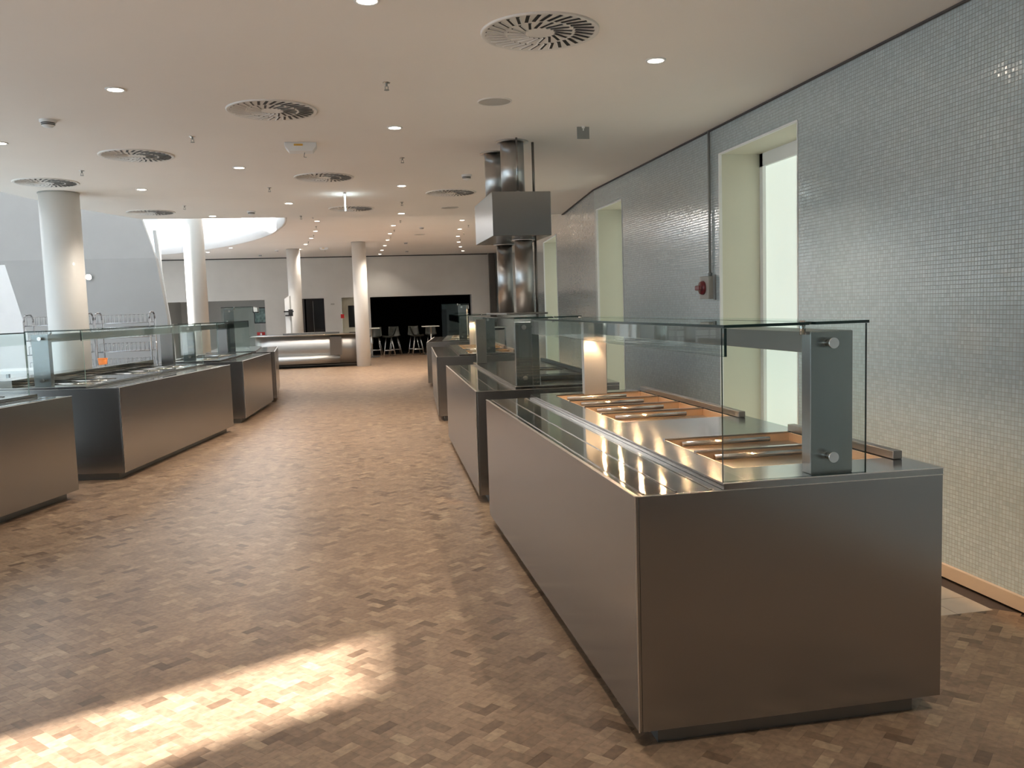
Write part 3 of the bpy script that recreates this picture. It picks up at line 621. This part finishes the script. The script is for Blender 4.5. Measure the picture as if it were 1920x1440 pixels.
for x, y, R, z, l in ((1.08,6.20,.125,CZ,'flat grey round ceiling loudspeaker above the flue pipes'),(1.47,12.56,.13,CZ,'flat round ceiling loudspeaker behind the flue box'),(1.85,22.9,.15,UZ,'far flat round ceiling loudspeaker')):
    t = thing('ceiling_speaker', l, 'speaker', (x, y, z)); MB().lathe([(R,0),(R,-.006),(R*.93,-.008),(R*.92,-.004)],40).build('rim', VENTW, t); MB().lathe([(0,-.0045),(R*.92,-.0045)],40).build('grille', mat('speaker_grille',(.50,.48,.45),.7), t)
sb = thing('ceiling_sensor_box', 'white angular sensor box with an orange label on the ceiling', 'sensor', (-.37,7.80,CZ))
MB().slab([(-.135,-.07,0),(.135,-.07,0),(.135,-.07,-.03),(.10,-.07,-.075),(-.10,-.07,-.075),(-.135,-.07,-.03)], (0,.14,0)).build('housing', WHITE, sb, .004)
MB().box(-.055,.02,-.0722,-.0702,-.03,-.014).build('orange_label', YELLOW, sb)
MB().cyl((.03,0,-.075),(.022,0,-.115),.003,6).cyl((.022,0,-.115),(.045,0,-.118),.003,6).build('antenna', GREYB, sb)
sb2 = dup(sb, (.02,14.2,UZ-.0), label='second white sensor box just beyond the ceiling step')
dup(sb, (-.75,26.9,UZ), label='far white sensor box between the two rear columns')
hs = thing('hanging_plate', 'small square grey plate hanging from the ceiling right of the flue pipes', 'sign', (1.955,7.0,CZ))
MB().box(-.052,.052,-.004,.004,-.105,-.008).build('plate', GREYB, hs); MB().box(-.012,.012,-.012,.012,-.02,0).box(-.004,.004,-.012,.0,-.04,-.02).build('bracket', WHITE, hs)
es = thing('hanging_lit_sign', 'glowing edge-on sign panel hanging from the ceiling near the step', 'sign', (-.02,11.06,CZ), math.radians(0))
MB().box(-.009,.009,-.16,.16,-.19,-.02).build('lit_panel', SIGNLIT, es); MB().box(-.012,.012,-.17,.17,-.02,0).build('mount', WHITE, es)

# ------------------------------------------------------------------ wall switch with conduit
sw = thing('isolator_switch', 'grey wall isolator switch box with a dark red rotary handle beside the tall window', 'switch', (3.139,7.19,1.67))
MB().box(-.055,0,-.10,.10,-.10,.10).build('housing', GREYP, sw, .006); MB().box(-.012,0.0,-.14,-.10,-.11,.11).build('back_plate', GREYB, sw)
MB().lathe([(0,.03),(.055,.028),(.062,.010),(.062,0)],28).build('rotary_base', RED, sw)
rb = [o for o in sw.children if o.name.startswith('rotary_base')][0]; rb.rotation_euler = (0,-PI/2,0); rb.location = (-.056,.01,.0)
MB().box(-.022,.022,-.052,.052,.030,.062).build('handle', RED, rb, .010)
cd = tag(MB().cyl((3.122,7.14,1.79),(3.122,7.14,CZ-.002),.011,12).cyl((3.122,7.14,1.773),(3.122,7.14,1.80),.017,12).build('conduit', GREYB), 'thin grey conduit running from the ceiling down to the red switch', 'conduit')

# ------------------------------------------------------------------ curved steel islands
def rrect(x0, x1, y0, y1, r, n=10):
    P = []
    for cx, cy, a0 in ((x1-r,y0+r,-PI/2),(x1-r,y1-r,0),(x0+r,y1-r,PI/2),(x0+r,y0+r,PI)):
        for k in range(n+1): a = a0+PI/2*k/n; P.append((cx+r*math.cos(a), cy+r*math.sin(a)))
    return P
def smooth_prism(name, P, z0, z1, m, parent, inset_bottom=0.0):
    b = MB(); n = len(P); cx = sum(p[0] for p in P)/n; cy = sum(p[1] for p in P)/n
    b.v = [(p[0], p[1], z0) for p in P]+[(p[0], p[1], z1) for p in P]
    b.face(list(reversed(range(n)))); b.face(range(n, 2*n))
    for i in range(n): b.face((i, (i+1) % n, n+(i+1) % n, n+i), True)
    return b.build(name, m, parent)
STEEL_I = steel('satin_island_steel', (0.42,0.41,0.39), 0.46, 0.6, 0.0)
isl = thing('curved_island', 'curved brushed steel island counter between the columns in the middle distance', 'counter', (0,0,0))
smooth_prism('plinth', rrect(-2.75,.30,25.42,26.2,.38), 0, .115, TOE, isl)
smooth_prism('body', rrect(-2.80,.40,25.28,26.3,.5), .115, .92, STEEL_I, isl)
smooth_prism('foot_ledge', [(-2.9,25.9),(-2.85,25.35),(-2.5,25.08),(-1.2,25.10),(-.40,25.22),(-.40,25.9)], .115, .34, STEEL_I, isl)
smooth_prism('top_rim', rrect(-2.95,.44,25.20,26.35,.55), .921, .965, STEEL_T, isl)
MB().box(-.67,-.34,25.19,25.27,.345,.875).build('access_panel', STEEL_D, isl)
MB().box(-2.0,-.4,25.6,26.2,.966,1.0).build('raised_shelf', STEEL, isl)
is2 = thing('curved_island', 'second steel island at right, seen through the glass below the flue pipes', 'counter', (0,0,0))
smooth_prism('plinth', rrect(3.4,4.3,24.32,25.0,.3), 0, .12, TOE, is2); smooth_prism('body', rrect(3.35,4.38,24.2,25.1,.35), .12, .98, STEEL, is2)
MB().box(3.95,4.27,24.14,24.19,.33,.92).build('access_panel', STEEL_D, is2); MB().box(3.85,4.36,24.14,25.0,.981,1.02).build('top_rim', STEEL_T, is2)
ks = thing('monitor_stand', 'tall white post with a black clamp standing behind the curved island', 'stand', (-1.885,26.6,0))
MB().box(-.09,.09,-.03,.03,0.0,2.02).slab([(-.09,-.03,2.02),(.09,-.03,2.02),(.09,-.03,2.14)], (0,.06,0)).build('post', WHITE, ks)
MB().box(.05,.09,-.05,-.03,0,2.1).build('edge_strip', GREYP, ks); MB().box(-.12,.16,-.16,-.05,1.62,1.66).box(-.08,.14,-.16,-.05,1.50,1.54).box(.02,.14,-.2,-.05,1.54,1.70).build('clamp', BLACK, ks)

# ------------------------------------------------------------------ bar stools and tables
st = thing('bar_stool', 'dark shell bar stool seen side-on, left of the pair beside the white column', 'stool', (1.22,30.0,0), math.radians(90))
sh = MB(); nu, nv = 9, 11
for j in range(nv):
    t_ = j/(nv-1)
    if t_ < .5: y = .22-.36*(t_/.5); z = .66-.02*math.sin(PI*t_/.5)
    else: q_ = (t_-.5)/.5; y = -.14-.10*q_-.05*math.sin(q_*PI/2); z = .66+.34*q_**1.2
    hw = .21*(1-.18*abs(t_-.5)*2)
    for i in range(nu): u_ = (i/(nu-1)-.5)*2; sh.v.append((u_*hw, y+.05*u_*u_*(1 if t_ > .45 else 0), z+.045*u_*u_*(1 if t_ < .6 else .2)))
for j in range(nv-1):
    for i in range(nu-1): sh.face((j*nu+i, j*nu+i+1, (j+1)*nu+i+1, (j+1)*nu+i), True)
so = sh.build('shell', STOOLM, st); md = so.modifiers.new('solid', 'SOLIDIFY'); md.thickness = .014
for sx in (-1, 1):
    for sy in (-1, 1): MB().cyl((sx*.10, sy*.09, .64), (sx*.21, sy*.20, 0), .011, 10).build('leg', CHROME, st)
fr = MB(); cs = [(-.178,-.168),(.178,-.168),(.178,.168),(-.178,.168),(-.178,-.168)]
for a, b in zip(cs[:-1], cs[1:]): fr.cyl((a[0],a[1],.20),(b[0],b[1],.20),.009,8)
fr.build('foot_ring', CHROME, st)
for x, y, r, l in ((.78,30.5,170,'dark shell bar stool half hidden behind the table at the white column'),(1.45,30.55,185,'dark shell bar stool facing the camera behind the side-on stool'),(2.12,30.55,178,'dark shell bar stool facing the camera in the middle of the bar room opening'),
                (2.22,30.05,-90,'dark shell bar stool seen side-on, drawn up to the right hand table'),(2.75,30.6,180,'dark shell bar stool behind the right hand table')): dup(st, (x, y, 0), math.radians(r), l)
tb = thing('bar_table', 'small white high table partly hidden by the white column', 'table', (.62,29.7,0))
MB().box(-.30,.28,-.3,.3,.975,1.0).build('tabletop', TABLEW, tb, .006); MB().cyl((0,0,.03),(0,0,.975),.03,16).build('stem', CHROME, tb); MB().box(-.24,.24,-.24,.24,.0,.03).build('foot_plate', TOE, tb, .004)
dup(tb, (2.68,29.9,0), 0, 'small white high table at the right end of the bar room opening')

# ------------------------------------------------------------------ tray trolleys, back table
def trolley(label, x, y, w_, rz):
    CHROME = TROL
    t = thing('tray_trolley', label, 'trolley', (x, y, 0), rz, 'chrome tray trolleys')
    for sx in (-1, 1):
        X = sx*w_/2
        MB().tube([(X,-.22,.10),(X,-.22,1.56),(X,-.19,1.63),(X,-.12,1.665),(X,.12,1.665),(X,.19,1.63),(X,.22,1.56),(X,.22,.10)],.014,10).build('end_frame', CHROME, t)
    for z in (1.50, 1.27, 1.05, .80):
        b = MB()
        for yy in (-.22, .22): b.cyl((-w_/2,yy,z),(w_/2,yy,z),.006,6)
        for yy in (-.14,-.07,0,.07,.14): b.cyl((-w_/2,yy,z),(w_/2,yy,z),.003,5)
        b.build('wire_shelf', CHROME, t)
        for k in range(12):
            X = -w_/2+.04+k*(w_-.08)/11
            MB().tube([(X,-.20,z),(X,-.20,z+.13),(X,.20,z+.13),(X,.20,z)],.0035,5).build('plate_divider', CHROME, t)
    for sx in (-1, 1):
        for sy in (-1, 1): MB().cyl((sx*w_/2-.012, sy*.22, .05),(sx*w_/2+.012, sy*.22, .05),.05,16).build('caster', BLACK, t)
    return t
trolley('chrome wire tray trolley half hidden behind the nearest white column', -4.52, 14.5, .88, .03)
trolley('chrome wire tray trolley standing alone right of the nearest white column', -3.57, 14.6, .80, .03)
wt = thing('work_table', 'white topped work table behind the second left counter', 'table', (-4.1,12.95,0), math.radians(-10))
MB().box(-.95,.95,-.35,.35,.86,.90).build('tabletop', WHITE, wt, .004)
for sx in (-1,1):
    for sy in (-1,1): MB().box(sx*.88-.02,sx*.88+.02,sy*.3-.02,sy*.3+.02,0,.86).build('leg', STEEL, wt)
op = thing('orange_tub', 'orange plastic tub on the white table behind the second left counter', 'tub', (-3.56,13.15,.90))
MB().lathe([(0,.0),(.055,0),(.065,.11),(.06,.11),(.05,.008),(0,.008)],24).build('tub', ORANGE, op); MB().lathe([(.066,.10),(.070,.105),(.066,.11)],24).build('rim', ORANGE, op)
cl = MB(); n = 14
for j in range(8):
    for i in range(n):
        a = 2*PI*i/n; ph = PI/2*j/7; rr = 1+.12*math.sin(3*a+j)+.08*math.sin(5*a)
        cl.v.append((.26*math.cos(a)*math.cos(ph)*rr, .14*math.sin(a)*math.cos(ph)*rr, .10*math.sin(ph)*(1+.15*math.sin(2*a))))
for j in range(7):
    for i in range(n): cl.face((j*n+i, j*n+(i+1) % n, (j+1)*n+(i+1) % n, (j+1)*n+i), True)
co = cl.build('cloth_bundle', BLUEC); co.location = (-3.80,8.30,1.003); tag(co, 'blue grey cloth bundle lying on the shelf of the nearest left counter', 'cloth')

# things in the lit alcove
fp_ = thing('framed_picture', 'small framed green picture in the lit alcove at the far left', 'picture', (-3.45,33.88,1.55))
MB().box(-.22,.22,-.02,0,-.30,.30).build('frame', BLACK, fp_); MB().box(-.19,.19,-.022,-.02,-.27,.27).build('print', PIC, fp_)
ex = thing('fire_sign', 'small red and white sign in the lit alcove at the far left', 'sign', (-3.25,31.9,.88)); MB().box(-.14,.14,-.01,0,-.07,.07).build('plate', REDS, ex); MB().box(-.03,.03,-.012,-.01,-.04,.04).build('white_symbol', WHITE, ex)
